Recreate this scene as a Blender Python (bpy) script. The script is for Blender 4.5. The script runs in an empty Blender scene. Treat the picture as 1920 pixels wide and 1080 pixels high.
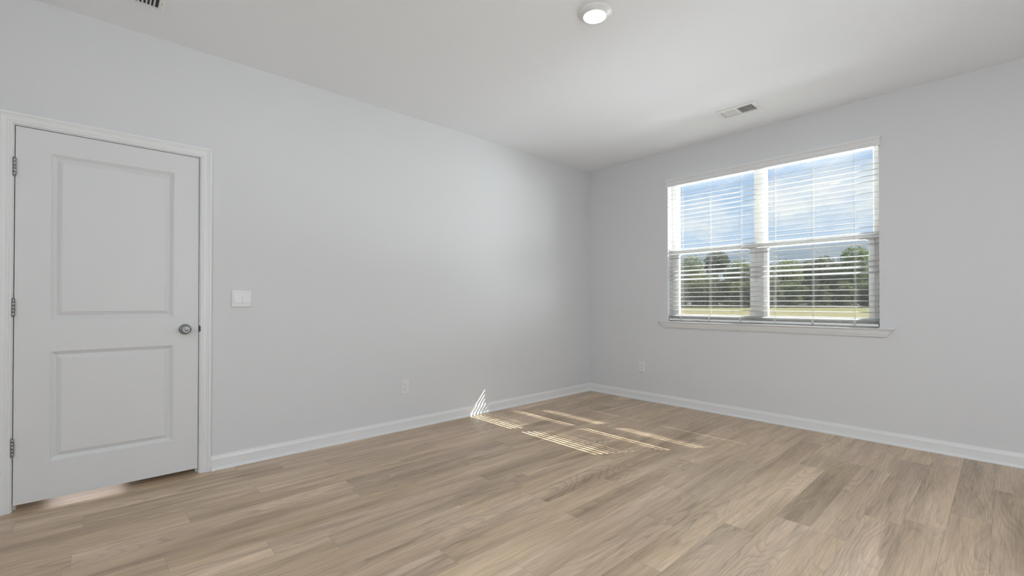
import bpy, bmesh, math, random
from mathutils import Vector, Matrix
R = math.radians
sc = bpy.context.scene
COL = sc.collection

# ---------------------------------------------------------------- camera
# world: corner of the two seen walls at x=0,y=0; wall_left is y=0, wall_right (window) is x=0
cam_d = bpy.data.cameras.new('camera')
cam = bpy.data.objects.new('camera', cam_d); COL.objects.link(cam)
cam_d.sensor_width = 36.0
cam_d.lens = 849.5 / 1920 * 36
cam_d.shift_y = 19.2 / 1920
cam_d.clip_start = 0.02; cam_d.clip_end = 2000
yaw, pitch = 0.8286, 0.00794
fw = Vector((math.cos(yaw) * math.cos(pitch), math.sin(yaw) * math.cos(pitch), math.sin(pitch)))
cam.location = (-4.5633, -3.5391, 1.1084)
cam.rotation_euler = fw.to_track_quat('-Z', 'Y').to_euler()
sc.camera = cam

# ---------------------------------------------------------------- colour management
sc.view_settings.view_transform = 'Standard'
sc.view_settings.look = 'None'
sc.view_settings.gamma = 1
sc.view_settings.use_curve_mapping = False
sc.view_settings.exposure = 0.12
try:
    sc.cycles.use_denoising = True
    sc.cycles.max_bounces = 16
    sc.cycles.diffuse_bounces = 8
    sc.cycles.transparent_max_bounces = 32
except Exception:
    pass

# ---------------------------------------------------------------- sky
world = bpy.data.worlds.new('sky'); sc.world = world
world.use_nodes = True
nt = world.node_tree; nt.nodes.clear()
def wn(t, **k):
    n = nt.nodes.new(t)
    for a, b in k.items(): setattr(n, a, b)
    return n
wo = wn('ShaderNodeOutputWorld'); bg = wn('ShaderNodeBackground')
tc = wn('ShaderNodeTexCoord'); sep = wn('ShaderNodeSeparateXYZ')
nt.links.new(tc.outputs['Generated'], sep.inputs[0])
ramp = wn('ShaderNodeValToRGB')
ramp.color_ramp.elements[0].position = 0.0; ramp.color_ramp.elements[0].color = (0.60, 0.72, 0.86, 1)
ramp.color_ramp.elements[1].position = 0.32; ramp.color_ramp.elements[1].color = (0.42, 0.59, 0.88, 1)
e_ = ramp.color_ramp.elements.new(1.0); e_.color = (0.30, 0.46, 0.82, 1)
nt.links.new(sep.outputs[2], ramp.inputs[0])
mp = wn('ShaderNodeMapping'); mp.inputs['Location'].default_value = (3.1, 1.7, 0.4)
mp.inputs['Scale'].default_value = (1, 1, 2.2)
nt.links.new(tc.outputs['Generated'], mp.inputs[0])
no = wn('ShaderNodeTexNoise'); no.inputs['Scale'].default_value = 4.2
no.inputs['Detail'].default_value = 9; no.inputs['Roughness'].default_value = 0.56
no.inputs['Distortion'].default_value = 0.25
nt.links.new(mp.outputs[0], no.inputs['Vector'])
cr = wn('ShaderNodeValToRGB')
cr.color_ramp.elements[0].position = 0.47; cr.color_ramp.elements[0].color = (0, 0, 0, 1)
cr.color_ramp.elements[1].position = 0.62; cr.color_ramp.elements[1].color = (1, 1, 1, 1)
nt.links.new(no.outputs[0], cr.inputs[0])
mx = wn('ShaderNodeMixRGB'); mx.inputs[2].default_value = (0.86, 0.89, 0.93, 1)
nt.links.new(cr.outputs[0], mx.inputs[0]); nt.links.new(ramp.outputs[0], mx.inputs[1])
nt.links.new(mx.outputs[0], bg.inputs[0]); bg.inputs[1].default_value = 1.0
nt.links.new(bg.outputs[0], wo.inputs[0])

# ---------------------------------------------------------------- sun and large lights
def lamp(name, kind, loc, energy, direction=None, color=(1, 1, 1), **k):
    d = bpy.data.lights.new(name, kind); d.energy = energy; d.color = color
    for a, b in k.items(): setattr(d, a, b)
    o = bpy.data.objects.new(name, d); COL.objects.link(o); o.location = loc
    if direction is not None:
        o.rotation_euler = Vector(direction).to_track_quat('-Z', 'Y').to_euler()
    return o
SUN_TO = Vector((1.0, -0.63, 1.143))
lamp('sun', 'SUN', (20, -12, 23), 23.0, -SUN_TO, (1.0, 0.975, 0.945), angle=R(0.12))
# unseen fill lamps added behind the camera to brighten the room
lamp('rear_fill', 'AREA', (-6.36, -4.0, 1.62), 49.0, (1, 0, 0.0), (0.87, 0.94, 1.0), shape='RECTANGLE', size=1.5, size_y=1.8)
lamp('side_fill', 'AREA', (-3.2, -5.16, 1.62), 30.0, (0, 1, 0.0), (0.86, 0.94, 1.0), shape='RECTANGLE', size=1.5, size_y=1.8)
# unseen lamp added low outside the window to brighten the ceiling
lamp('upward_fill', 'AREA', (4.0, -2.3, 0.0), 1000.0, (-4.0, 0.2, 1.7), (0.92, 0.96, 1.0), shape='RECTANGLE', size=6.0, size_y=0.9)
# unseen lamp added off to the side, brightening the door wall through the window
lamp('door_wall_fill', 'AREA', (5.0, -6.8, 1.1), 850.0, (-5.0, 4.8, 0.5), (0.93, 0.97, 1.0), shape='RECTANGLE', size=4.0, size_y=2.4)
# light in the hallway behind the door
lamp('hallway_daylight', 'AREA', (-4.60, 0.58, 0.20), 0.75, (0, -1, -0.3), (1.0, 0.86, 0.78), shape='RECTANGLE', size=0.36, size_y=0.10)

# ---------------------------------------------------------------- materials
def mat(name, color=(0.8, 0.8, 0.8), rough=0.5, metal=0.0, spec=0.5, bump=None, mottle=None):
    m = bpy.data.materials.new(name); m.use_nodes = True
    n = m.node_tree.nodes; l = m.node_tree.links
    b = n['Principled BSDF']
    b.inputs['Base Color'].default_value = (*color, 1)
    b.inputs['Roughness'].default_value = rough
    b.inputs['Metallic'].default_value = metal
    if 'Specular IOR Level' in b.inputs: b.inputs['Specular IOR Level'].default_value = spec
    co = n.new('ShaderNodeTexCoord')
    if mottle:
        t = n.new('ShaderNodeTexNoise'); t.inputs['Scale'].default_value = mottle[0]; t.inputs['Detail'].default_value = 4
        l.new(co.outputs['Object'], t.inputs['Vector'])
        r = n.new('ShaderNodeValToRGB')
        a = mottle[1]
        r.color_ramp.elements[0].color = tuple(c * (1 - a) for c in color) + (1,)
        r.color_ramp.elements[1].color = tuple(min(1, c * (1 + a)) for c in color) + (1,)
        l.new(t.outputs[0], r.inputs[0]); l.new(r.outputs[0], b.inputs['Base Color'])
    if bump:
        t = n.new('ShaderNodeTexNoise'); t.inputs['Scale'].default_value = bump[0]; t.inputs['Detail'].default_value = 3
        l.new(co.outputs['Object'], t.inputs['Vector'])
        bp = n.new('ShaderNodeBump'); bp.inputs['Strength'].default_value = bump[1]; bp.inputs['Distance'].default_value = 0.001
        l.new(t.outputs[0], bp.inputs['Height']); l.new(bp.outputs[0], b.inputs['Normal'])
    return m
M_WALL = mat('wall_paint', (0.65, 0.655, 0.665), 0.75, spec=0.25, bump=(260, 0.12))
M_CEIL = mat('ceiling_paint', (0.845, 0.865, 0.895), 0.85, spec=0.15, bump=(180, 0.1))
M_TRIM = mat('trim_paint', (0.725, 0.73, 0.735), 0.32, spec=0.5)
M_DOOR = mat('door_paint', (0.655, 0.66, 0.665), 0.38, spec=0.45, bump=(90, 0.05))
M_PLATE = mat('plate_plastic', (0.71, 0.71, 0.71), 0.3, spec=0.5)
M_VINYL = mat('window_vinyl', (0.82, 0.82, 0.80), 0.35, spec=0.5)
M_RAIL = mat('rail_vinyl', (0.78, 0.78, 0.77), 0.4)
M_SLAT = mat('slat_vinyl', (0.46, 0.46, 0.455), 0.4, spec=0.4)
M_CORD = mat('ladder_cord', (0.52, 0.51, 0.49), 0.8)
M_NICKEL = mat('satin_nickel', (0.30, 0.30, 0.305), 0.30, 1.0)
M_DARKMETAL = mat('dark_metal', (0.10, 0.10, 0.105), 0.45, 0.8)
M_SLOT = mat('slot_shadow_plastic', (0.05, 0.05, 0.05), 0.7)
M_DUCT_SHADE = mat('duct_shade', (0.06, 0.06, 0.06), 0.8)
M_VENT = mat('vent_enamel', (0.80, 0.80, 0.80), 0.4)
M_SIDING = mat('exterior_siding', (0.6, 0.6, 0.58), 0.8)
M_SEAM = mat('gap_caulk', (0.2, 0.2, 0.2), 0.9)

def mat_emit(name, color, strength):
    m = bpy.data.materials.new(name); m.use_nodes = True
    n = m.node_tree.nodes; l = m.node_tree.links
    n.remove(n['Principled BSDF'])
    e = n.new('ShaderNodeEmission'); e.inputs[0].default_value = (*color, 1); e.inputs[1].default_value = strength
    l.new(e.outputs[0], n['Material Output'].inputs[0])
    return m
M_LENS = mat_emit('lamp_lens', (1.0, 0.985, 0.97), 14.0)

def mat_glass():
    m = bpy.data.materials.new('window_glass'); m.use_nodes = True
    n = m.node_tree.nodes; l = m.node_tree.links
    n.remove(n['Principled BSDF'])
    t = n.new('ShaderNodeBsdfTransparent'); t.inputs[0].default_value = (0.93, 0.95, 0.94, 1)
    g = n.new('ShaderNodeBsdfGlossy'); g.inputs['Roughness'].default_value = 0.0
    lw = n.new('ShaderNodeLayerWeight'); lw.inputs[0].default_value = 0.5
    pw = n.new('ShaderNodeMath'); pw.operation = 'POWER'; pw.inputs[1].default_value = 5.0
    f = n.new('ShaderNodeMath'); f.operation = 'MULTIPLY_ADD'; f.inputs[1].default_value = 0.96; f.inputs[2].default_value = 0.04
    l.new(lw.outputs['Facing'], pw.inputs[0]); l.new(pw.outputs[0], f.inputs[0])
    x = n.new('ShaderNodeMixShader')
    l.new(f.outputs[0], x.inputs[0]); l.new(t.outputs[0], x.inputs[1]); l.new(g.outputs[0], x.inputs[2])
    l.new(x.outputs[0], n['Material Output'].inputs[0])
    return m
M_GLASS = mat_glass()

def mat_screen():
    m = bpy.data.materials.new('insect_screen'); m.use_nodes = True
    n = m.node_tree.nodes; l = m.node_tree.links
    n.remove(n['Principled BSDF'])
    t = n.new('ShaderNodeBsdfTransparent')
    d = n.new('ShaderNodeBsdfDiffuse'); d.inputs[0].default_value = (0.12, 0.12, 0.12, 1)
    x = n.new('ShaderNodeMixShader'); x.inputs[0].default_value = 0.26
    l.new(t.outputs[0], x.inputs[1]); l.new(d.outputs[0], x.inputs[2])
    l.new(x.outputs[0], n['Material Output'].inputs[0])
    return m
M_SCREEN = mat_screen()

def mat_floor():
    m = bpy.data.materials.new('oak_vinyl_planks'); m.use_nodes = True
    n = m.node_tree.nodes; l = m.node_tree.links
    b = n['Principled BSDF']
    def N(t, **k):
        q = n.new(t)
        for a, c in k.items(): setattr(q, a, c)
        return q
    uv = N('ShaderNodeUVMap', uv_map='plank'); at = N('ShaderNodeAttribute', attribute_name='plank_rand')
    sa = N('ShaderNodeSeparateColor'); l.new(at.outputs['Color'], sa.inputs[0])
    def scaled(sx, sy, off):
        # plank-local vector stretched, shifted by the plank's own random number
        mp = N('ShaderNodeMapping'); mp.inputs['Scale'].default_value = (sx, sy, 1)
        l.new(uv.outputs[0], mp.inputs[0])
        mu = N('ShaderNodeVectorMath', operation='SCALE'); mu.inputs['Scale'].default_value = off
        l.new(at.outputs['Color'], mu.inputs[0])
        ad = N('ShaderNodeVectorMath', operation='ADD')
        l.new(mp.outputs[0], ad.inputs[0]); l.new(mu.outputs[0], ad.inputs[1])
        return ad.outputs[0]
    def noise(vec, scale, detail=4, rough=0.55, dist=0.0):
        t = N('ShaderNodeTexNoise'); t.inputs['Scale'].default_value = scale; t.inputs['Detail'].default_value = detail
        t.inputs['Roughness'].default_value = rough; t.inputs['Distortion'].default_value = dist
        l.new(vec, t.inputs['Vector']); return t.outputs[0]
    def math_(op, a, c=None, d=None):
        q = N('ShaderNodeMath', operation=op)
        for i, v in enumerate((a, c, d)):
            if v is None: continue
            if isinstance(v, (int, float)): q.inputs[i].default_value = v
            else: l.new(v, q.inputs[i])
        return q.outputs[0]
    def mix(fac, c1, c2, blend='MIX'):
        q = N('ShaderNodeMixRGB', blend_type=blend)
        for i, v in enumerate((fac, c1, c2)):
            if isinstance(v, (int, float)): q.inputs[i].default_value = v
            elif isinstance(v, tuple): q.inputs[i].default_value = (*v, 1)
            else: l.new(v, q.inputs[i])
        return q.outputs[0]
    def ramp_(v, pts):
        r = N('ShaderNodeValToRGB'); els = r.color_ramp.elements
        while len(els) < len(pts): els.new(0.5)
        for e, (p, c) in zip(els, pts):
            e.position = p; e.color = (*c, 1) if isinstance(c, tuple) else (c, c, c, 1)
        l.new(v, r.inputs[0]); return r.outputs[0]
    fibre = noise(scaled(6, 260, 40), 1.0, 5, 0.6)
    streak = noise(scaled(1.1, 20, 60), 1.0, 6, 0.68, 0.5)
    broad = noise(scaled(0.9, 7, 80), 1.0, 2, 0.5, 0.2)
    # cathedral grain: contours of a stretched noise field
    field = noise(scaled(1.05, 6.2, 90), 1.0, 1.5, 0.4, 0.25)
    cont = math_('FRACT', math_('MULTIPLY', field, 17.0))
    ring = ramp_(cont, [(0.0, 0.0), (0.16, 1.0), (0.70, 0.75), (1.0, 0.0)])
    ringmask = ramp_(noise(scaled(0.8, 4, 120), 1.0, 2), [(0.42, 0.0), (0.62, 1.0)])
    base = ramp_(broad, [(0.33, (0.365, 0.264, 0.172)), (0.5, (0.500, 0.375, 0.252)), (0.67, (0.645, 0.500, 0.350))])
    # yellow / mauve drift between and inside planks
    c1 = mix(math_('MULTIPLY', ramp_(noise(scaled(0.7, 9, 150), 1.0, 2), [(0.43, 0.0), (0.60, 1.0)]), 0.50), base, (0.525, 0.395, 0.250))
    c2 = mix(math_('MULTIPLY', sa.outputs[1], 0.38), c1, (0.470, 0.355, 0.292))
    c3 = mix(0.9, c2, ramp_(streak, [(0.30, 0.66), (0.5, 1.0), (0.70, 1.16)]), 'MULTIPLY')
    c4 = mix(0.85, c3, ramp_(fibre, [(0.3, 0.72), (0.5, 1.0), (0.7, 1.16)]), 'MULTIPLY')
    c5 = mix(math_('MULTIPLY', ringmask, 0.62), c4, mix(1.0, c4, ramp_(ring, [(0.0, 0.66), (1.0, 1.10)]), 'MULTIPLY'))
    tone = ramp_(sa.outputs[0], [(0.0, 0.82), (0.5, 1.0), (1.0, 1.12)])
    c6 = mix(1.0, c5, tone, 'MULTIPLY')
    # hairline joint between planks (uv.y runs -0.5..0.5 plank widths, z of rand unused)
    edge = N('ShaderNodeAttribute', attribute_name='plank_edge')
    se = N('ShaderNodeSeparateColor'); l.new(edge.outputs['Color'], se.inputs[0])
    c7 = mix(math_('MULTIPLY', se.outputs[0], 0.35), c6, (0.12, 0.09, 0.07))
    l.new(c7, b.inputs['Base Color'])
    rr = ramp_(fibre, [(0.3, 0.42), (0.7, 0.31)])
    l.new(rr, b.inputs['Roughness'])
    b.inputs['Specular IOR Level'].default_value = 0.5
    bp = N('ShaderNodeBump'); bp.inputs['Strength'].default_value = 0.15; bp.inputs['Distance'].default_value = 0.0006
    l.new(fibre, bp.inputs['Height']); l.new(bp.outputs[0], b.inputs['Normal'])
    return m
M_FLOOR = mat_floor()

def mat_grass():
    m = bpy.data.materials.new('field_grass'); m.use_nodes = True
    n = m.node_tree.nodes; l = m.node_tree.links; b = n['Principled BSDF']
    co = n.new('ShaderNodeTexCoord')
    def nz(s, d, sc3=(1, 1, 1)):
        mp = n.new('ShaderNodeMapping'); mp.inputs['Scale'].default_value = sc3; mp.inputs['Rotation'].default_value = (0, 0, R(-42))
        l.new(co.outputs['Object'], mp.inputs[0])
        t = n.new('ShaderNodeTexNoise'); t.inputs['Scale'].default_value = s; t.inputs['Detail'].default_value = d
        l.new(mp.outputs[0], t.inputs['Vector']); return t.outputs[0]
    r = n.new('ShaderNodeValToRGB')
    e = r.color_ramp.elements
    e[0].position = 0.38; e[0].color = (0.125, 0.155, 0.045, 1)
    e[1].position = 0.62; e[1].color = (0.185, 0.150, 0.075, 1)
    l.new(nz(0.03, 5, (1, 0.25, 1)), r.inputs[0])
    r2 = n.new('ShaderNodeValToRGB'); r2.color_ramp.elements[0].color = (0.75, 0.75, 0.75, 1); r2.color_ramp.elements[1].color = (1.2, 1.2, 1.2, 1)
    l.new(nz(1.3, 6), r2.inputs[0])
    x = n.new('ShaderNodeMixRGB'); x.blend_type = 'MULTIPLY'; x.inputs[0].default_value = 1
    l.new(r.outputs[0], x.inputs[1]); l.new(r2.outputs[0], x.inputs[2]); l.new(x.outputs[0], b.inputs['Base Color'])
    b.inputs['Roughness'].default_value = 0.9; b.inputs['Specular IOR Level'].default_value = 0.1
    return m
M_GRASS = mat_grass()

def mat_leaf(name, c1, c2):
    m = bpy.data.materials.new(name); m.use_nodes = True
    n = m.node_tree.nodes; l = m.node_tree.links
    n.remove(n['Principled BSDF'])
    co = n.new('ShaderNodeTexCoord'); t = n.new('ShaderNodeTexNoise'); t.inputs['Scale'].default_value = 0.6; t.inputs['Detail'].default_value = 4
    l.new(co.outputs['Object'], t.inputs['Vector'])
    r = n.new('ShaderNodeValToRGB'); r.color_ramp.elements[0].position = 0.35; r.color_ramp.elements[1].position = 0.65
    r.color_ramp.elements[0].color = (*c1, 1); r.color_ramp.elements[1].color = (*c2, 1)
    l.new(t.outputs[0], r.inputs[0])
    d = n.new('ShaderNodeBsdfDiffuse'); q = n.new('ShaderNodeBsdfTranslucent'); x = n.new('ShaderNodeMixShader'); x.inputs[0].default_value = 0.35
    l.new(r.outputs[0], d.inputs[0]); l.new(r.outputs[0], q.inputs[0])
    l.new(d.outputs[0], x.inputs[1]); l.new(q.outputs[0], x.inputs[2]); l.new(x.outputs[0], n['Material Output'].inputs[0])
    return m
LEAF = {
    'light': mat_leaf('leaf_light_green', (0.170, 0.200, 0.085), (0.270, 0.300, 0.140)),
    'vivid': mat_leaf('leaf_vivid_green', (0.130, 0.185, 0.065), (0.215, 0.285, 0.110)),
    'dark': mat_leaf('leaf_dark_olive', (0.105, 0.112, 0.065), (0.170, 0.175, 0.100)),
    'pale': mat_leaf('leaf_pale_spring', (0.340, 0.335, 0.240), (0.470, 0.450, 0.330)),
    'under': mat_leaf('leaf_understory', (0.110, 0.125, 0.065), (0.195, 0.205, 0.105)),
}
M_BARK = mat('tree_bark', (0.20, 0.17, 0.13), 0.9, mottle=(3, 0.3))

# ---------------------------------------------------------------- mesh helpers
class MB:
    def __init__(s): s.v = []; s.f = []; s.sm = []
    def add(s, vs, fs, smooth=False):
        o = len(s.v); s.v += [tuple(p) for p in vs]
        s.f += [tuple(i + o for i in f) for f in fs]; s.sm += [smooth] * len(fs)
        return s
    def box(s, a, b):
        x0, x1 = sorted((a[0], b[0])); y0, y1 = sorted((a[1], b[1])); z0, z1 = sorted((a[2], b[2]))
        return s.add([(x0,y0,z0),(x1,y0,z0),(x1,y1,z0),(x0,y1,z0),(x0,y0,z1),(x1,y0,z1),(x1,y1,z1),(x0,y1,z1)],
                     [(0,3,2,1),(4,5,6,7),(0,1,5,4),(1,2,6,5),(2,3,7,6),(3,0,4,7)])
    def lathe(s, prof, origin, axis='z', n=40, sgn=1):
        # prof: (radius, offset along axis)
        vs = []; fs = []
        for r, h in prof:
            for k in range(n):
                a = 2 * math.pi * k / n; c, q = r * math.cos(a), r * math.sin(a); h2 = h * sgn
                p = {'z': (c, q, h2), 'y': (c, h2, q), 'x': (h2, c, q)}[axis]
                vs.append((origin[0] + p[0], origin[1] + p[1], origin[2] + p[2]))
        for i in range(len(prof) - 1):
            for k in range(n):
                k2 = (k + 1) % n
                fs.append((i*n+k, i*n+k2, (i+1)*n+k2, (i+1)*n+k))
        s.add(vs, fs, True)
        o = len(s.v) - len(vs)
        if prof[0][0] > 1e-6: s.f.append(tuple(o + k for k in range(n))); s.sm.append(False)
        if prof[-1][0] > 1e-6: s.f.append(tuple(o + (len(prof)-1)*n + k for k in range(n))); s.sm.append(False)
        return s
    def sweep(s, rows, closed=False, smooth=False):
        # rows: list of polylines (one per profile point), all the same length
        m = len(rows[0]); vs = [p for r in rows for p in r]; fs = []
        for i in range(len(rows) - 1):
            for k in range(m if closed else m - 1):
                k2 = (k + 1) % m
                fs.append((i*m+k, i*m+k2, (i+1)*m+k2, (i+1)*m+k))
        return s.add(vs, fs, smooth)
    def build(s, name, material, parent=None, bevel=0.0, fix=True):
        me = bpy.data.meshes.new(name); me.from_pydata(s.v, [], s.f)
        for p, q in zip(me.polygons, s.sm): p.use_smooth = q
        if fix:
            bm = bmesh.new(); bm.from_mesh(me)
            bmesh.ops.remove_doubles(bm, verts=bm.verts, dist=1e-6)
            bmesh.ops.recalc_face_normals(bm, faces=bm.faces); bm.to_mesh(me); bm.free()
        me.materials.append(material)
        o = bpy.data.objects.new(name, me); COL.objects.link(o)
        if parent:
            o.parent = parent
            o.matrix_parent_inverse = Matrix.Translation(-Vector(parent.location)) if parent.type == 'EMPTY' and parent.parent is None else Matrix.Identity(4)
            if parent.type != 'EMPTY' or parent.parent is not None: o.matrix_parent_inverse = parent_inv(parent)
        if bevel:
            b = o.modifiers.new('bevel', 'BEVEL'); b.width = bevel; b.segments = 2; b.limit_method = 'ANGLE'
        return o
def parent_inv(p):
    # every mesh is written in world coordinates; a child keeps them
    m = Matrix.Identity(4); q = p
    chain = []
    while q: chain.append(q); q = q.parent
    for q in reversed(chain): m = m @ q.matrix_parent_inverse @ Matrix.Translation(q.location)
    return m.inverted()
def empty(name, loc):
    o = bpy.data.objects.new(name, None); COL.objects.link(o); o.location = loc; o.empty_display_size = 0.1; return o
def tag(o, label=None, cat=None, group=None, kind=None):
    for k, v in (('label', label), ('category', cat), ('group', group), ('kind', kind)):
        if v: o[k] = v
    return o

H = 2.74
# ================================================================= SETTING
# ---- floor: one mesh of individual planks (running along x), also under the door into the hall
def make_floor():
    rnd = random.Random(7)
    PW, PL = 0.1514, 1.219
    ends = {0: -1.26, 2: -1.612, 4: -0.748, 5: -2.235, 6: -2.85, 7: -1.238, 8: -2.03, 9: -2.74, 10: -0.99 - PL,
            14: -2.76, 13: -3.75, 16: -3.445, 18: -2.99, -1: -0.655, 3: -2.0, 1: -0.30, 11: -1.5, 12: -3.1, 15: -1.9, 17: -2.2}
    dark = {(0, 1): .12, (2, 1): .34, (4, 0): .10, (5, 0): .22, (7, 0): .18, (6, 0): .20, (14, 1): .12, (13, 1): .2, (16, 1): .16,
            (10, 1): .22, (9, 1): .32, (-1, 0): .08, (-1, 1): .30, (0, 0): .72, (2, 0): .80, (4, -1): .72, (7, 1): .72, (10, 0): .78,
            (9, 0): .7, (14, 0): .72, (16, 0): .7, (18, 1): .75, (5, 1): .66, (6, 1): .7, (1, 0): .62, (3, 0): .78, (3, 1): .55}
    verts, faces, uvs, rands, edges = [], [], [], [], []
    def quad(x0, x1, y0, y1, yc, ox, rgb, ed):
        o = len(verts)
        verts.extend([(x0, y0, 0), (x1, y0, 0), (x1, y1, 0), (x0, y1, 0)])
        faces.append((o, o+1, o+2, o+3))
        uvs.extend([(x0-ox, y0-yc), (x1-ox, y0-yc), (x1-ox, y1-yc), (x0-ox, y1-yc)])
        rands.extend([rgb] * 4); edges.extend(ed)
    XA, XB, YA, YB = -6.45, 0.0, -5.25, 1.85
    k = -12
    while True:
        ya = -3.485 + PW * k; yb = ya + PW
        if ya >= YB: break
        if yb <= YA: k += 1; continue
        y0, y1 = max(ya, YA), min(yb, YB)
        e = ends.get(k, -rnd.uniform(0.2, 1.2) - 1.0)
        j0 = math.floor((XA - e) / PL)
        j = j0
        while e + j * PL < XB:
            xa, xb = e + j * PL, e + (j + 1) * PL
            x0, x1 = max(xa, XA), min(xb, XB)
            if x1 > x0:
                # j=0: plank just on the window side of the noted joint is key (k,1); j=-1 is (k,0)
                key = (k, 1) if j == 0 else ((k, 0) if j == -1 else ((k, -1) if j == -2 else None))
                tone = dark.get(key, None)
                if tone is None: tone = min(1, max(0, rnd.gauss(0.58, 0.2)))
                rgb = (tone, rnd.random(), rnd.random(), 1)
                g = 0.0011
                yc = (ya + yb) / 2; K0, K1 = (0, 0, 0, 1), (1, 1, 1, 1)
                quad(x0 + g, x1 - g, y0 + g, y1 - g, yc, xa, rgb, [K0]*4)
                quad(x0, x1, y0, y0 + g, yc, xa, rgb, [K1]*4); quad(x0, x1, y1 - g, y1, yc, xa, rgb, [K1]*4)
                quad(x0, x0 + g, y0 + g, y1 - g, yc, xa, rgb, [K1]*4); quad(x1 - g, x1, y0 + g, y1 - g, yc, xa, rgb, [K1]*4)
            j += 1
        k += 1
    # slab thickness below
    o = len(verts)
    verts.extend([(XA,YA,-.12),(XB,YA,-.12),(XB,YB,-.12),(XA,YB,-.12),(XA,YA,-.001),(XB,YA,-.001),(XB,YB,-.001),(XA,YB,-.001)])
    for f in [(0,3,2,1),(4,5,6,7),(0,1,5,4),(1,2,6,5),(2,3,7,6),(3,0,4,7)]:
        faces.append(tuple(i + o for i in f)); uvs.extend([(0, 0)]*4); rands.extend([(.5,.5,.5,1)]*4); edges.extend([(0,0,0,1)]*4)
    me = bpy.data.meshes.new('floor'); me.from_pydata(verts, [], faces)
    ul = me.uv_layers.new(name='plank')
    ul.data.foreach_set('uv', [c for p in uvs for c in p])
    ra = me.color_attributes.new('plank_rand', 'FLOAT_COLOR', 'CORNER'); ra.data.foreach_set('color', [c for p in rands for c in p])
    ea = me.color_attributes.new('plank_edge', 'FLOAT_COLOR', 'CORNER'); ea.data.foreach_set('color', [c for p in edges for c in p])
    me.materials.append(M_FLOOR)
    fo = bpy.data.objects.new('floor', me); COL.objects.link(fo); fo['kind'] = 'structure'
make_floor()

def S(o): o['kind'] = 'structure'; return o
S(MB().box((-6.45, -5.25, H), (0.16, 0.12, H + .2)).build('ceiling', M_CEIL))
# door opening in wall_left
DX0, DX1, DZ = -4.887, -4.072, 2.046       # jamb faces
m = MB(); J = 0.019
m.box((-6.45, 0, -.05), (DX0 - J, 0.12, H)); m.box((DX1 + J, 0, -.05), (0.16, 0.12, H)); m.box((DX0 - J, 0, DZ + J), (DX1 + J, 0.12, H))
S(m.build('wall_left', M_WALL, fix=False))
# window opening in wall_right
WY0, WY1, WZ0, WZ1, WD = -2.863, -1.063, 0.878, 2.395, 0.16
m = MB()
m.box((0, -5.25, -.12), (WD, WY0, H)); m.box((0, WY1, -.12), (WD, 0, H)); m.box((0, WY0, -.12), (WD, WY1, WZ0)); m.box((0, WY0, WZ1), (WD, WY1, H))
S(m.build('wall_right', M_WALL, fix=False))
S(MB().box((WD, -5.6, -.35), (WD + .012, WY0 - .06, H + .3)).box((WD, WY1 + .06, -.35), (WD + .012, 2.0, H + .3)).box((WD, WY0 - .06, -.35), (WD + .012, WY1 + .06, WZ0 - .03)).box((WD, WY0 - .06, WZ1 + .03), (WD + .012, WY1 + .06, H + .3)).build('wall_exterior', M_SIDING, fix=False))
S(MB().box((WD + .012, -6.0, 2.70), (.44, 2.4, 2.78)).build('sun_block_eave', M_SIDING, fix=False))  # unseen eave added to keep the sun off the uppermost slats
# walls behind the photographer, each with a recess added for a fill lamp
m = MB()
m.box((-6.45, -5.25, -.05), (-6.33, -4.9, H)); m.box((-6.45, -3.1, -.05), (-6.33, 0, H)); m.box((-6.45, -4.9, -.05), (-6.33, -3.1, .85)); m.box((-6.45, -4.9, 2.4), (-6.33, -3.1, H))
m.box((-6.46, -4.95, .8), (-6.45, -3.05, 2.45))
S(m.build('wall_back', M_WALL, fix=False))
m = MB()
m.box((-6.33, -5.25, -.05), (-4.1, -5.13, H)); m.box((-2.3, -5.25, -.05), (0, -5.13, H)); m.box((-4.1, -5.25, -.05), (-2.3, -5.13, .85)); m.box((-4.1, -5.25, 2.4), (-2.3, -5.13, H))
m.box((-4.15, -5.26, .8), (-2.25, -5.25, 2.45))
S(m.build('wall_front', M_WALL, fix=False))
# hallway beyond the door
m = MB()
m.box((-5.6, 1.85, 0), (-3.2, 1.95, 2.5)); m.box((-5.7, .12, 0), (-5.6, 1.95, 2.5)); m.box((-3.2, .12, 0), (-3.1, 1.95, 2.5)); m.box((-5.7, .12, 2.45), (-3.1, 1.95, 2.55))
S(m.build('wall_hallway', M_WALL, fix=False))

# ---- baseboards with shoe moulding
BP = [(0.0, 0.094), (0.005, 0.094), (0.0065, 0.091), (0.0075, 0.085), (0.010, 0.079), (0.0125, 0.073), (0.0135, 0.070), (0.0135, 0.0)]
SP = [(0.0135, 0.019), (0.018, 0.0185), (0.0222, 0.0165), (0.0255, 0.012), (0.027, 0.006), (0.027, 0.0)]
def strip(prof, wall, a, b, e1=True, e2=True):
    # wall 'L': along x at y=0 ; 'R': along y at x=0 ; ends mitred at the corner
    rows = []
    for p, z in prof:
        if wall == 'L': rows.append([(a, -p, z), (b if not e2 else b - p, -p, z)])
        else: rows.append([(-p, a if not e1 else a - p, z), (-p, b, z)])
    m = MB().sweep(rows)
    return m
bl = S(strip(BP, 'L', -4.006, 0.0).build('baseboard_left', M_TRIM))
sh = strip(SP, 'L', -4.006, 0.0).build('shoe_moulding', M_TRIM, bl)
br = S(strip(BP, 'R', 0.0, -5.13).build('baseboard_right', M_TRIM))
strip(SP, 'R', 0.0, -5.13).build('shoe_moulding', M_TRIM, br)
S(strip(BP, 'L', -6.33, -4.953, e2=False).build('trim_1', M_TRIM))

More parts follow.
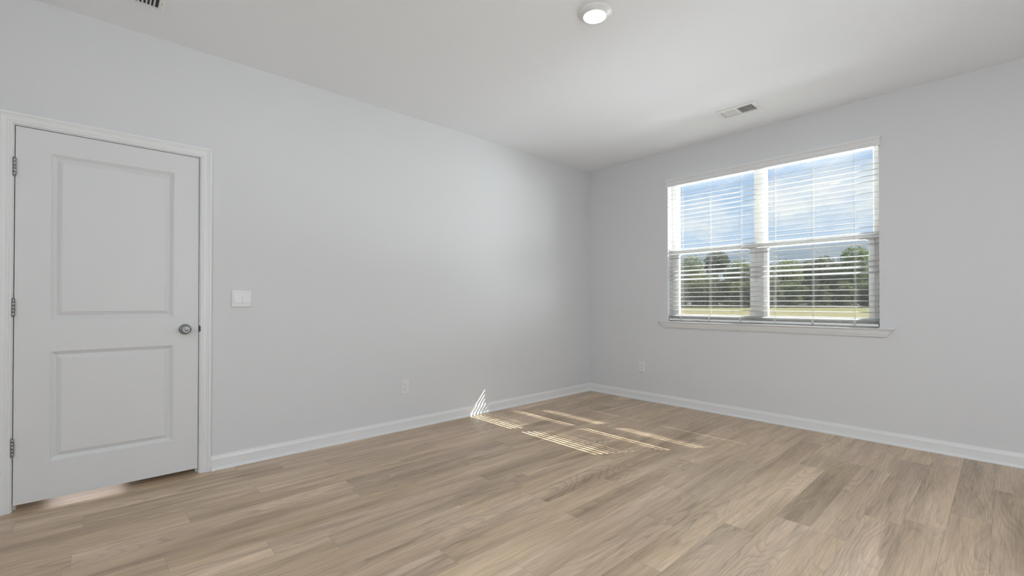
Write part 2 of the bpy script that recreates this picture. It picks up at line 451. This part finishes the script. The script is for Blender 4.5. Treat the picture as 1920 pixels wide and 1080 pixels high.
# ---- door_1
door = S(empty('door_1', (-4.48, 0.0, 0.0)))
slab_x0, slab_x1, sz0, sz1, SY = DX0 + .0035, DX1 - .0035, 0.033, DZ - .0035, 0.003
def door_slab():
    m = MB()
    T = 0.035
    P = [(-4.7485, -4.206, 1.012, 1.921), (-4.7475, -4.2055, 0.237, 0.836)]
    y = SY
    def q(x0, x1, z0, z1): m.add([(x0, y, z0), (x1, y, z0), (x1, y, z1), (x0, y, z1)], [(0, 1, 2, 3)])
    px0, px1 = P[0][0], P[0][1]
    q(slab_x0, px0, sz0, sz1); q(px1, slab_x1, sz0, sz1)
    P = [(px0, px1, a, b) for _, _, a, b in P]
    q(px0, px1, sz0, P[1][2]); q(px0, px1, P[1][3], P[0][2]); q(px0, px1, P[0][3], sz1)
    prof = [(0, 0), (.001, .003), (.0055, .0045), (.0065, .0065), (.0135, .0115), (.0185, .0150), (.022, .0154), (.029, .0115), (.037, .0072), (.0415, .0060), (.0425, .0040)]
    for a, b, c, d in P:
        rows = [[(a+t, y+h, c+t), (b-t, y+h, c+t), (b-t, y+h, d-t), (a+t, y+h, d-t)] for t, h in prof]
        m.sweep(rows, closed=True)
        t, h = prof[-1]
        m.add([(a+t, y+h, c+t), (b-t, y+h, c+t), (b-t, y+h, d-t), (a+t, y+h, d-t)], [(0, 1, 2, 3)])
    # sides and back
    m.add([(slab_x0,y,sz0),(slab_x1,y,sz0),(slab_x1,y,sz1),(slab_x0,y,sz1),(slab_x0,y+T,sz0),(slab_x1,y+T,sz0),(slab_x1,y+T,sz1),(slab_x0,y+T,sz1)],
          [(0,4,5,1),(1,5,6,2),(2,6,7,3),(3,7,4,0),(4,7,6,5)])
    return m
slab = door_slab().build('door_panel', M_DOOR, door, fix=False)
# jamb
m = MB()
m.box((DX0 - J, 0, 0), (DX0, .12, DZ + J)); m.box((DX1, 0, 0), (DX1 + J, .12, DZ + J)); m.box((DX0, 0, DZ), (DX1, .12, DZ + J))
m.box((DX0, .040, 0), (DX0 + .011, .075, DZ - .011)); m.box((DX1 - .011, .040, 0), (DX1, .075, DZ - .011)); m.box((DX0, .040, DZ - .011), (DX1, .075, DZ))
m.build('door_jamb', M_TRIM, door, fix=False)
CP = [(0, 0), (0, .0085), (.003, .0105), (.0085, .0110), (.0105, .0092), (.0125, .0092), (.0145, .0112), (.0185, .0118), (.0215, .0105), (.027, .0105),
      (.034, .0125), (.040, .0150), (.0425, .0158), (.044, .0138), (.0460, .0138), (.048, .0165), (.0585, .0172), (.0605, .0155), (.061, 0)]
g = .005
rows = [[(DX0-g-d, -p, 0), (DX0-g-d, -p, DZ+g+d), (DX1+g+d, -p, DZ+g+d), (DX1+g+d, -p, 0)] for d, p in CP]
m = MB().sweep(rows)
m.add([(r[0][0], r[0][1], .0) for r in rows], [tuple(range(len(rows)))]); m.add([(r[3][0], r[3][1], .0) for r in rows], [tuple(range(len(rows)))])
m.build('door_casing', M_TRIM, door)
# hinges
for zc in (1.8245, 1.0785, 0.3395):
    m = MB(); hx, hy = DX0 + .001, -0.0085
    for k in range(5):
        z0 = zc - .0455 + k * .0182
        m.lathe([(.0062, 0), (.0068, .0008), (.0068, .0172), (.0062, .018)], (hx, hy, z0), 'z', 20)
    m.lathe([(.004, 0), (.0055, .002), (.003, .005)], (hx, hy, zc + .0455), 'z', 16)
    m.lathe([(.004, 0), (.0055, .002), (.003, .005)], (hx, hy, zc - .0455), 'z', 16, sgn=-1)
    m.box((hx - .006, -.006, zc - .0445), (hx + .0005, .003, zc + .0445))
    m.build('hinge', M_NICKEL, door)
# knob
kx, kz = -4.146, 0.934
kn = MB().lathe([(.0325, 0), (.0325, .004), (.030, .0075), (.022, .010), (.0135, .012), (.012, .020), (.0135, .026), (.020, .031), (.0262, .038), (.0280, .046),
                 (.0272, .054), (.0235, .0605), (.0165, .0645), (.0155, .0635), (.0125, .0640), (.0, .0648)], (kx, SY, kz), 'y', 48, sgn=-1).build('door_knob', M_NICKEL, door)
MB().lathe([(.0085, .0635), (.0085, .0668), (.0065, .0682), (0, .0684)], (kx, SY, kz), 'y', 28, sgn=-1).box((kx - .0062, SY - .0710, kz - .0016), (kx + .0062, SY - .0675, kz + .0016)).build('turn_button', M_NICKEL, kn)
MB().box((DX1 - .0015, -.0035, kz - .02), (DX1 + .004, .004, kz + .021)).box((DX1 + .002, -.0105, kz - .017), (DX1 + .0095, -.002, kz + .018)).build('strike_plate', M_DARKMETAL, door, bevel=.0015)

# ================================================================= WINDOWS (two single hung units in one opening)
FX = 0.100     # room face of the vinyl frame
OX = 0.172
RZ0, RZ1 = 1.622, 1.664                       # meeting rail
SILLZ = 0.965
def window(idx, y0, y1, f0, f1, label):
    # y0<y1 outer; f0,f1 frame face widths at y0 and y1 sides
    w = S(empty('window_%d' % idx, (FX, (y0 + y1) / 2, WZ0)))
    a, b = y0 + f0, y1 - f1
    ZB, ZT = WZ0 + .018, WZ1
    m = MB()
    # frame members, stepped toward the glass
    m.box((FX, y0, ZB), (OX, a, ZT)); m.box((FX, b, ZB), (OX, y1, ZT)); m.box((FX, a, 2.378), (OX, b, ZT)); m.box((FX, a, ZB), (OX, b, .925))
    m.box((FX + .028, a, .925), (OX - .01, a + .010, 2.379)); m.box((FX + .028, b - .010, .925), (OX - .01, b, 2.379));
    m.build('window_frame', M_VINYL, w, bevel=.0015, fix=False)
    # sloped inner sill, seen bright in the sun
    MB().sweep([[(FX - .022, a - .01, ZB), (FX - .022, b + .01, ZB)], [(FX - .022, a - .01, .940), (FX - .022, b + .01, .940)], [(FX + .01, a - .01, .946), (FX + .01, b + .01, .946)], [(FX + .01, a - .01, ZB), (FX + .01, b + .01, ZB)]]).build('window_sill', M_VINYL, w)
    # upper pane
    MB().box((FX + .046, a + .006, RZ1 - .01), (FX + .049, b - .006, 2.382)).build('upper_pane', M_GLASS, w)
    # lower sash in front
    sx0, sx1 = FX - .018, FX + .018
    st = .040
    m = MB()
    m.box((sx0, a - .006, .940), (sx1, a + st - .006, RZ1 - .001)); m.box((sx0, b - st + .006, .940), (sx1, b + .006, RZ1 - .001))
    m.box((sx0, a + st - .006, .940), (sx1, b - st + .006, SILLZ + .012))
    m.build('lower_sash', M_VINYL, w, bevel=.002, fix=False)
    mr = MB().box((sx0 - .006, y0 + .004, RZ0), (sx1 + .012, y1 - .004, RZ1)).box((sx0 - .011, y0 + .004, RZ1 - .010), (sx0 - .004, y1 - .004, RZ1 - .002)).build('meeting_rail', M_VINYL, w, bevel=.0015, fix=False)
    MB().box((FX + .000, a + st - .010, SILLZ), (FX + .003, b - st + .010, RZ0 + .004)).build('lower_pane', M_GLASS, w)
    # tilt latches under the rail
    for yy in (a + st + .004, b - st - .004):
        MB().box((sx0 - .004, yy - .010, RZ0 - .010), (sx0 + .010, yy + .010, RZ0 + .001)).build('tilt_latch', M_VINYL, w, bevel=.0015)
    # half insect screen outside
    MB().box((OX - .006, a, .925), (OX - .0055, b, RZ0 + .02)).build('insect_screen', M_SCREEN, w)
    return w
MY = -1.950
window(1, MY, WY1, .045, .052, '')
window(2, WY0, MY, .046, .045, '')
# stool with cove apron under it
SW0, SW1 = -2.955, -0.972
def stool():
    prof = [(0.0, 0.8985, 0), (0.043, 0.8985, 0), (0.046, 0.8965, 0), (0.046, 0.893, 0), (0.043, 0.890, .001), (0.034, 0.889, .012), (0.030, 0.882, .018), (0.027, 0.868, .024), (0.022, 0.852, .034), (0.017, 0.842, .042), (0.0155, 0.834, .046), (0.0135, .8315, .047), (0.0, .8315, .047)]
    m = MB()
    rows = [[(0, SW0 + i, z), (-p, SW0 + i, z), (-p, SW1 - i, z), (0, SW1 - i, z)] for p, z, i in prof]
    m.sweep(rows)
    return m
st_ = S(stool().build('trim_2', M_TRIM))
MB().box((-.0005, WY0 + .001, WZ0 + .0005), (FX - .001, WY1 - .001, .8985)).build('stool_board', M_TRIM, st_, fix=False)

# ================================================================= BLIND
blind = tag(empty('window_blind', (0.04, (WY0 + WY1) / 2, 0.8985)), 'wide white slatted blind hanging half open in front of both window sashes', 'window blind')
BY0, BY1 = WY0 + .009, WY1 - .010
XS = 0.040
LAD = [-2.700, -2.405, -2.105, -1.805, -1.505, -1.205]
# valance with returns
VP = [(0, 0), (.010, 0), (.012, .003), (.0115, .009), (.009, .012), (.009, .018), (.0105, .024), (.0105, .042), (.0125, .050), (.0165, .056), (.0185, .062), (.0185, .068), (.016, .0715), (.0165, .0755), (0, .0755)]
vy0, vy1, vz, vx = -2.8755, -1.0575, 2.3445, -.020
rows = [[(-.0005, vy0 - q + .012, vz + z), (vx - q, vy0 - q + .012, vz + z), (vx - q, vy1 + q - .012, vz + z), (-.0005, vy1 + q - .012, vz + z)] for q, z in VP]
MB().sweep(rows).sweep([rows[0], rows[-1]]).build('valance', M_TRIM, blind)
MB().box((.012, BY0, 2.3735), (.066, BY1, 2.3945)).build('headrail', M_RAIL, blind, bevel=.001)
def slat_mesh(tilt):
    # flat slat with one routed slot at each ladder, in local space about its centre line (y along the window)
    w, t = .0440, .0022
    HX, HY = .0095, .0035
    ys = [BY0]
    for y in LAD: ys += [y - HY, y + HY]
    ys.append(BY1)
    xs = [-w/2, -HX, HX, w/2]
    ct, s_ = math.cos(tilt), math.sin(tilt)
    v = []; f = []
    ny = len(ys)
    for zz in (-t/2, t/2):
        for x in xs:
            crown = .0009 * (1 - (2 * x / w) ** 2)
            for y in ys:
                z = zz + crown
                # room edge (x<0) hangs lower
                v.append((x * ct - z * s_, y, x * s_ + z * ct))
    nx = len(xs)
    I = lambda s, i, j: s * nx * ny + i * ny + j
    for i in range(nx - 1):
        for j in range(ny - 1):
            if i == 1 and j % 2 == 1:
                for (a, b) in (((i, j), (i, j+1)), ((i, j+1), (i+1, j+1)), ((i+1, j+1), (i+1, j)), ((i+1, j), (i, j))):
                    f.append((I(0, *a), I(0, *b), I(1, *b), I(1, *a)))
                continue
            f.append((I(0, i, j), I(0, i, j+1), I(0, i+1, j+1), I(0, i+1, j)))
            f.append((I(1, i, j), I(1, i+1, j), I(1, i+1, j+1), I(1, i, j+1)))
    for j in range(ny - 1):
        f.append((I(0, 0, j), I(1, 0, j), I(1, 0, j+1), I(0, 0, j+1))); f.append((I(0, nx-1, j), I(0, nx-1, j+1), I(1, nx-1, j+1), I(1, nx-1, j)))
    for i in range(nx - 1):
        f.append((I(0, i, 0), I(0, i+1, 0), I(1, i+1, 0), I(1, i, 0))); f.append((I(0, i, ny-1), I(1, i, ny-1), I(1, i+1, ny-1), I(0, i+1, ny-1)))
    me = bpy.data.meshes.new('slat'); me.from_pydata(v, [], f); me.materials.append(M_SLAT)
    bm = bmesh.new(); bm.from_mesh(me); bmesh.ops.recalc_face_normals(bm, faces=bm.faces); bm.to_mesh(me); bm.free()
    return me
TILT = {0: 14, 1: 14, 2: 20, 3: 21, 4: 21, 5: 19, 6: 8, 7: 14, 8: 8.5, 9: 9, 10: 9, 11: 8, 12: 7, 13: 12, 14: 18, 15: 20, 16: 18, 17: 5, 18: 1, 19: 21, 20: 25, 21: 23, 22: 5}
cache = {}
NS, PITCH, ZTOP = 29, 0.0461, 2.314
for i in range(NS + 3):
    deg = TILT.get(i, 6)
    z = ZTOP - PITCH * i
    if i >= NS: deg, z = ((14, .9640), (4, .9500), (2, .9400))[i - NS]
    if deg not in cache: cache[deg] = slat_mesh(R(deg))
    o = bpy.data.objects.new('slat', cache[deg]); COL.objects.link(o); o.parent = blind
    o.location = Vector((XS, 0, z)) - Vector(blind.location)
MB().box((XS - .0255, BY0, .9115), (XS + .0255, BY1, .9305)).build('bottom_rail', M_RAIL, blind, bevel=.003)
for y in LAD:
    m = MB()
    for dx in (-.0268, .0268):
        m.lathe([(.0006, .915), (.0006, 2.35)], (XS + dx, y + .004, 0), 'z', 6)
        m.lathe([(.0006, .915), (.0006, 2.35)], (XS + dx, y - .004, 0), 'z', 6)
    for i in range(NS):
        t_ = R(TILT.get(i, 6)); z = ZTOP - PITCH * i - .0022
        for sy in (-.004, .004):
            a = Vector((XS - .0268, y + sy, z - math.sin(t_) * .0268)); b = Vector((XS + .0268, y + sy, z + math.sin(t_) * .0268))
            m.add([a + Vector((0, -.0006, 0)), a + Vector((0, .0006, 0)), b + Vector((0, .0006, 0)), b + Vector((0, -.0006, 0)),
                   a + Vector((0, -.0006, -.0008)), a + Vector((0, .0006, -.0008)), b + Vector((0, .0006, -.0008)), b + Vector((0, -.0006, -.0008))],
                  [(0,1,2,3),(4,7,6,5),(0,3,7,4),(1,5,6,2),(0,4,5,1),(3,2,6,7)])
    m.build('ladder_cord', M_CORD, blind, fix=False)
    MB().lathe([(.0010, .928), (.0010, 2.35)], (XS, y, 0), 'z', 6).build('lift_cord', M_CORD, blind, fix=False)
    MB().box((XS - .0275, y - .009, .9105), (XS - .0250, y + .009, .9560)).build('ladder_tail', M_CORD, blind, bevel=.0006)

# ================================================================= WALL PLATES
# light switch
sx0, sx1, z0, z1 = -3.8915, -3.7705, 1.0725, 1.1895
sw = tag(empty('light_switch', ((sx0 + sx1) / 2, 0, (z0 + z1) / 2)), 'white double rocker light switch on the wall right of the door', 'light switch')
def plate(name, cx, cz, w, h, t, par, axis='L', holes=False):
    prof = [(0, 0), (0, t * .45), (.0015, t * .8), (.004, t), (.2, t)]
    m = MB()
    rows = []
    for i, p in prof[:-1]:
        hw, hh = w / 2 - i, h / 2 - i
        rows.append([(cx - hw, p, cz - hh), (cx + hw, p, cz - hh), (cx + hw, p, cz + hh), (cx - hw, p, cz + hh)])
    last = rows[-1]
    def T(q):
        a, p, z = q
        return (a, -p, z) if axis == 'L' else (-p, a, z)
    rows = [[T(q) for q in r] for r in rows]
    m.sweep(rows, closed=True); m.add(rows[-1], [(0, 1, 2, 3)])
    return m.build(name, M_PLATE, par)
plate('switch_plate', (sx0 + sx1) / 2, (z0 + z1) / 2, sx1 - sx0, z1 - z0, .0095, sw)
for xa, xb in ((-3.8765, -3.8315), (-3.8300, -3.7850)):
    m = MB()
    ya, yb, za, zb = -.0092, -.0150, 1.101, 1.1625
    m.add([(xa, -.007, za), (xb, -.007, za), (xb, -.007, zb), (xa, -.007, zb), (xa, yb - .0015, za), (xb, yb - .0015, za), (xb, -.0098, zb), (xa, -.0098, zb)],
          [(0,1,2,3), (4,7,6,5), (0,4,5,1), (1,5,6,2), (2,6,7,3), (3,7,4,0)])
    m.build('rocker', M_PLATE, sw, bevel=.0008)
# outlets
def outlet(c, cz, axis, label):
    loc = (c, 0, cz) if axis == 'L' else (0, c, cz)
    o = tag(empty('wall_outlet', loc), label, 'power outlet', 'duplex outlets low on the walls')
    plate('outlet_plate', c, cz, .074, .1235, .0062, o, axis)
    def T(a, p, z): return (a, -p, z) if axis == 'L' else (-p, a, z)
    for s_ in (1, -1):
        zc = cz + s_ * .0195
        pts = []
        for k in range(28):
            a = 2 * math.pi * k / 28
            pts.append((c + .0172 * math.cos(a), min(max(zc + .0172 * math.sin(a), zc - .0140), zc + .0140)))
        m = MB().sweep([[T(a, .0058, z) for a, z in pts], [T(a, .0078, z) for a, z in pts], [T(c + (a - c) * .94, .0084, zc + (z - zc) * .94) for a, z in pts]], closed=True)
        m.add([T(c + (a - c) * .94, .0084, zc + (z - zc) * .94) for a, z in pts], [tuple(range(28))])
        f = m.build('receptacle', M_PLATE, o)
        m = MB()
        for dx, hh in ((-.0064, .0045), (.0064, .0036)):
            m.box(T(c + dx - .0011, .0078, zc + .003 - hh), T(c + dx + .0011, .00855, zc + .003 + hh))
        m.box(T(c - .0022, .0078, zc - .0105), T(c + .0022, .00855, zc - .0060))
        m.build('socket_slots', M_SLOT, f)
    MB().lathe([(.0030, .0058), (.0030, .0072), (.0018, .0078), (0, .0078)], loc, 'y' if axis == 'L' else 'x', 16, sgn=-1).build('screw', M_PLATE, o)
outlet(-2.5835, .3705, 'L', 'white duplex outlet on the door wall, low beside the sunlit corner')
outlet(-.7465, .3725, 'R', 'white duplex outlet low on the window wall, below left of the window')

# ================================================================= CEILING FITTINGS
def vent(cx, cy, L, W, along, banks, louv, label, pitch, lt=.0016):
    o = tag(empty('ceiling_vent', (cx, cy, H)), label, 'air vent')
    def T(a, b, z): return (cx + a, cy + b, H - z) if along == 'x' else (cx + b, cy + a, H - z)
    m = MB()
    # flange ring with stepped face
    inn = [(-L/2 + .026, L/2 - .026, -W/2 + .024, W/2 - .024)]
    a0, a1, b0, b1 = inn[0]
    pr = [(0, 0), (.0, .0045), (.003, .0075), (.010, .0095), (.022, .0105)]
    rows = [[T(-L/2 + i, -W/2 + i, z), T(L/2 - i, -W/2 + i, z), T(L/2 - i, W/2 - i, z), T(-L/2 + i, W/2 - i, z)] for i, z in pr]
    rows.append([T(a0, b0, .0105), T(a1, b0, .0105), T(a1, b1, .0105), T(a0, b1, .0105)])
    rows.append([T(a0, b0, .001), T(a1, b0, .001), T(a1, b1, .001), T(a0, b1, .001)])
    m.sweep(rows, closed=True)
    for (p, q, tl) in banks[:-1]:
        m.box(T(q, b0, .001), T(q + .014, b1, .0105))
    m.build('vent_frame', M_VENT, o)
    MB().box(T(a0, b0, .0005), T(a1, b1, .0015)).build('vent_shade_plate', M_DUCT_SHADE, o)  # dark plate painted as the shade inside the duct
    for p, q, tl in banks:
        m = MB(); k = p + pitch * .5
        while k < q - pitch * .3:
            hw = louv; ct, s_ = math.cos(tl), math.sin(tl)
            c0 = [(k - hw * ct, .0058 - hw * s_), (k + hw * ct, .0058 + hw * s_)]
            n_ = (-s_ * lt / 2, ct * lt / 2)
            pts = [(c0[0][0] - n_[0], c0[0][1] - n_[1]), (c0[1][0] - n_[0], c0[1][1] - n_[1]), (c0[1][0] + n_[0], c0[1][1] + n_[1]), (c0[0][0] + n_[0], c0[0][1] + n_[1])]
            m.add([T(a, b0, z) for a, z in pts] + [T(a, b1, z) for a, z in pts], [(0,1,2,3), (7,6,5,4), (0,4,5,1), (1,5,6,2), (2,6,7,3), (3,7,4,0)])
            k += pitch
        m.build('louver_bank', M_VENT, o)
    for e in (-1, 1):
        MB().lathe([(.0028, .0100), (.0028, .0120), (.0015, .0130), (0, .0130)], T(e * (L/2 - .013), 0, 0), 'z', 14, sgn=-1).build('screw', M_NICKEL, o)
    return o
# near the window: long side along y.  local a runs along +y
vent(-.546, -2.0125, .305, .190, 'y', [(-.127, -.006, R(-38)), (.008, .127, R(38))], .0046, 'white register with two louver banks on the ceiling above the window', .0105)
vent(-4.4500, -.440, .310, .180, 'x', [(-.129, .129, R(62))], .0042, 'white slotted vent cut by the top edge, on the ceiling near the door wall', .0165, .0030)
# disc light
def disc_light(x, y, label, group=None, watts=0):
    lt = tag(empty('ceiling_light', (x, y, H)), label, 'ceiling light', group)
    C0 = (x, y, H)
    MB().lathe([(.0950, 0), (.0955, .0025), (.0940, .0050), (.0885, .0090), (.0780, .0165), (.0690, .0222), (.0655, .0240), (.0632, .0238), (.0625, .0215)], C0, 'z', 72, sgn=-1).build('lamp_trim', M_PLATE, lt)
    MB().lathe([(.0626, .0218), (.0450, .0228), (.0200, .0232), (0, .0233)], C0, 'z', 64, sgn=-1).build('lamp_lens', M_LENS, lt)
    if watts: lamp('disc_fill', 'AREA', (x, y, H - .0245), watts, (0, 0, -1), (0.93, 0.965, 1.0), shape='DISK', size=.115)  # fill lamp, lit only under the added discs
disc_light(-2.4985, -1.979, 'round white disc light glowing on the ceiling')
for x, y in ((-2.4985, -4.35), (-5.35, -4.35)):  # extra discs out of view, added to fill the room with light
    disc_light(x, y, 'unseen round disc light added to the ceiling behind the viewer as fill', 'added fill lights behind the viewer', 13.0)

# ================================================================= OUTDOORS
G0 = -0.30
rnd = random.Random(11)
# gently rolling field
NXg = 60
v = []; f = []
for i in range(NXg + 1):
    for j in range(NXg + 1):
        x = .3 + (i / NXg) ** 1.6 * 420; y = -260 + j / NXg * 620
        v.append((x, y, G0 + .02 * math.sin(x * .05) * math.sin(y * .037) * min(1, x / 30)))
for i in range(NXg):
    for j in range(NXg): f.append((i*(NXg+1)+j, (i+1)*(NXg+1)+j, (i+1)*(NXg+1)+j+1, i*(NXg+1)+j+1))
gr = MB().add(v, f).build('grass_field', M_GRASS)
tag(gr, 'mown green and straw coloured grass field seen through the lower panes', 'grass', kind='stuff')

S(MB().box((WD + .012, -9, -.42), (9, 5, -.24)).build('bounce_slab', mat('bounce_concrete', (0.80, 0.79, 0.77), 0.9, mottle=(2, 0.05))))  # unseen pale slab added to bounce sunlight up through the window
lit = []  # dark ground sheet, painted in place of shade at the woodland's foot
for t_, D_ in ((-60, 113), (230, 113), (230, 300), (-60, 300)):
    x_ = -4.5633 + .6758 * D_ + .7371 * t_; y_ = -3.5391 + .7371 * D_ - .6758 * t_
    lit.append((x_, y_, G0 + .06))
lit += [(a, b, G0 + .03) for a, b, c in lit]
tag(MB().add(lit, [(0, 1, 2, 3), (7, 6, 5, 4), (0, 4, 5, 1), (1, 5, 6, 2), (2, 6, 7, 3), (3, 7, 4, 0)]).build('woodland_shade_sheet', mat('shade_brown', (0.050, 0.042, 0.028), 0.95, spec=0.1, mottle=(1.2, 0.4))),
    'dark brown ground sheet standing in for shade under the far trees', 'shaded ground', kind='stuff')
def leaf_mesh(seed, lobes, n, size, keep=1.0):
    r = random.Random(seed); v = []; f = []
    tot = sum(l[3] * l[4] for l in lobes)
    for (lx, ly, lz, rx, rz) in lobes:
        for _ in range(int(n * rx * rz / tot)):
            while True:
                d = Vector((r.uniform(-1, 1), r.uniform(-1, 1), r.uniform(-1, 1)))
                if .05 < d.length < 1: break
            d = d.normalized() * (d.length ** .45) * (1 + .18 * math.sin(7 * d.x + seed) * math.sin(6 * d.z + 2 * seed))
            c = Vector((lx + d.x * rx, ly + d.y * rx, max(.5, lz + d.z * rz)))
            s = size * r.uniform(.55, 1.3)
            a = Vector((r.gauss(0, 1), r.gauss(0, 1), r.gauss(0, 1))).normalized(); b = a.orthogonal().normalized(); e = a.cross(b)
            o = len(v)
            v += [tuple(c + b * s), tuple(c + e * s * .6), tuple(c - b * s), tuple(c - e * s * .6)]
            f.append((o, o+1, o+2, o+3))
    return v, f
def trunk_mesh(h, r0, seed, branches=7, top=.9):
    r = random.Random(seed); m = MB()
    m.lathe([(r0, 0), (r0 * .8, h * .15), (r0 * .62, h * .5), (r0 * .3, h * top), (.02, h)], (0, 0, 0), 'z', 9)
    for k in range(branches):
        z = h * r.uniform(.35, .85); a = r.uniform(0, 6.28); L = h * r.uniform(.12, .24); q = r0 * .22
        p = Vector((0, 0, z)); e = p + Vector((math.cos(a) * L, math.sin(a) * L, L * .7))
        u = (e - p).normalized(); s_ = u.orthogonal().normalized(); t_ = u.cross(s_)
        vs = []
        for c, rad in ((p, q), (e, q * .3)):
            for i in range(5):
                an = 2 * math.pi * i / 5; vs.append(c + s_ * math.cos(an) * rad + t_ * math.sin(an) * rad)
        m.add(vs, [(i, (i+1) % 5, 5 + (i+1) % 5, 5 + i) for i in range(5)])
    return m
def make_tree(seed, h, w, kind, low=.12, n=5200, size=.30, round_top=False):
    r = random.Random(seed)
    crown = []
    if round_top:
        crown = [(0, 0, h * .80, w * .5, h * .19), (-w*.15, .3, h * .70, w * .42, h * .12)]
    else:
        z = h * low
        crown.append((0, 0, h * .80, w * .36, h * .20))
        for k in range(9):
            a = r.uniform(0, 6.28); zz = h * r.uniform(low + .12, .78); sp = w * .30 * (1.15 - zz / h)* 1.5
            crown.append((math.cos(a) * sp, math.sin(a) * sp, zz, w * r.uniform(.20, .34), h * r.uniform(.10, .17)))
    v, f = leaf_mesh(seed, crown, n, size)
    return MB().add(v, f), trunk_mesh(h * .93, max(.16, h * .018), seed)
EYE = Vector((-4.5633, -3.5391)); F2 = Vector((.6758, .7371)); R2 = Vector((.7371, -.6758))
def on_line(t, D):
    p = EYE + F2 * D + R2 * t; return (p.x, p.y, G0 + .06)
def tree(name, seed, t, D, h, w, kind, label, group=None, **k):
    cm, tm = make_tree(seed, h, w, kind, **k)
    o = empty(name, on_line(t, D)); tag(o, label, 'tree', group)
    for nm, m, mt in (('crown', cm, LEAF[kind]), ('trunk', tm, M_BARK)):
        me = bpy.data.meshes.new(nm); me.from_pydata(m.v, [], m.f); me.materials.append(mt)
        c = bpy.data.objects.new(nm, me); COL.objects.link(c); c.parent = o
    return o
px = lambda x, D=130: (x - 960) / 849.5 * D
tree('broadleaf_tree', 1, px(1298, 127), 127, 14.2, 8.0, 'light', 'light green tree filling the left edge of the left pane')
tree('pine_tree', 2, px(1345, 136), 136, 16.6, 6.6, 'dark', 'tall tree with a round dark crown above its neighbours, left pane', round_top=True, n=3600)
tree('broadleaf_tree', 3, px(1386, 127), 127, 13.0, 8.0, 'light', 'yellowish green tree just left of the middle of the window')
tree('broadleaf_tree', 4, px(1425, 136), 136, 13.8, 8.0, 'under', 'green tree partly hidden behind the bar between the two windows')
tree('broadleaf_tree', 5, px(1476, 127), 127, 13.2, 9.5, 'light', 'wide light green tree at the left of the right pane')
tree('broadleaf_tree', 6, px(1462, 146), 146, 17.0, 6, 'pale', 'thin pale crown rising behind the wide light green tree', n=900, size=.2)
tree('broadleaf_tree', 7, px(1515, 136), 136, 13.6, 8, 'under', 'lower green tree left of the middle of the right pane')
tree('broadleaf_tree', 8, px(1546, 127), 127, 14.0, 8.0, 'dark', 'dark green tree in the middle of the right pane')
tree('broadleaf_tree', 9, px(1548, 146), 146, 18.0, 6.5, 'pale', 'sparse pale treetop above the dark green tree of the right pane', n=800, size=.2)
tree('broadleaf_tree', 10, px(1576, 136), 136, 13.6, 7, 'under', 'short green tree just left of the tallest tree')
tree('broadleaf_tree', 12, px(1604, 127), 127, 16.9, 9.5, 'vivid', 'tallest vivid green tree at the right of the right pane', n=7000)
tree('broadleaf_tree', 13, px(1640, 136), 136, 15.2, 8.5, 'light', 'green tree cut by the right edge of the right pane')
# understory and second row: a few prototypes, copied
protos = []
for s_, (kd, h, w, n) in enumerate([('under', 8.5, 7.0, 4200), ('light', 7.2, 7.0, 3800), ('dark', 9.2, 7.0, 4200), ('under', 6.4, 7.0, 3600)]):
    cm, tm = make_tree(40 + s_, h, w, kd, low=.02, n=n, size=.30)
    ms = []
    for nm, m, mt in (('crown', cm, LEAF[kd]), ('trunk', tm, M_BARK)):
        me = bpy.data.meshes.new(nm); me.from_pydata(m.v, [], m.f); me.materials.append(mt); ms.append((nm, me))
    protos.append(ms)
def copy_tree(i, t, D, s, label, group, name='young_tree'):
    o = empty(name, on_line(t, D)); tag(o, label, 'tree', group); o.scale = (s, s, s); o.rotation_euler.z = rnd.uniform(0, 6.28)
    for nm, me in protos[i]:
        c = bpy.data.objects.new(nm, me); COL.objects.link(c); c.parent = o
t = 30
while t < 122:
    copy_tree(rnd.randrange(4), t, 117.5 + rnd.uniform(-.6, .6), rnd.uniform(.72, .95), 'low leafy young tree along the foot of the far woodland', 'young trees at the foot of the woodland')
    t += rnd.uniform(6.4, 7.4)
t = 33.5
while t < 124:
    copy_tree(rnd.choice((0, 2, 2)), t, 110.5 + rnd.uniform(-.5, .5), rnd.uniform(.62, .74), 'low leafy young tree along the foot of the far woodland', 'young trees at the foot of the woodland')
    t += rnd.uniform(5.6, 6.4)
for D, s0, s1, sp in ((156, 1.3, 1.4, 13.5), (171, 1.45, 1.55, 14.5), (187, 1.7, 1.8, 16.5)):
    t = {156: 24, 171: 31, 187: 26}[D]
    while t < 160:
        copy_tree(rnd.choice((0, 2)), t, D, rnd.uniform(s0, s1), 'darker green tree standing behind the front rows of the woodland', 'trees in the rear rows of the woodland', 'woodland_tree')
        t += sp
for k, t in enumerate([12, 24, 36, 117, 130, 143]):
    copy_tree(rnd.randrange(4), t, 131, rnd.uniform(1.45, 1.6), 'tree of the woodland edge standing beyond the window frame', 'woodland edge trees beyond the window frame', 'woodland_tree')
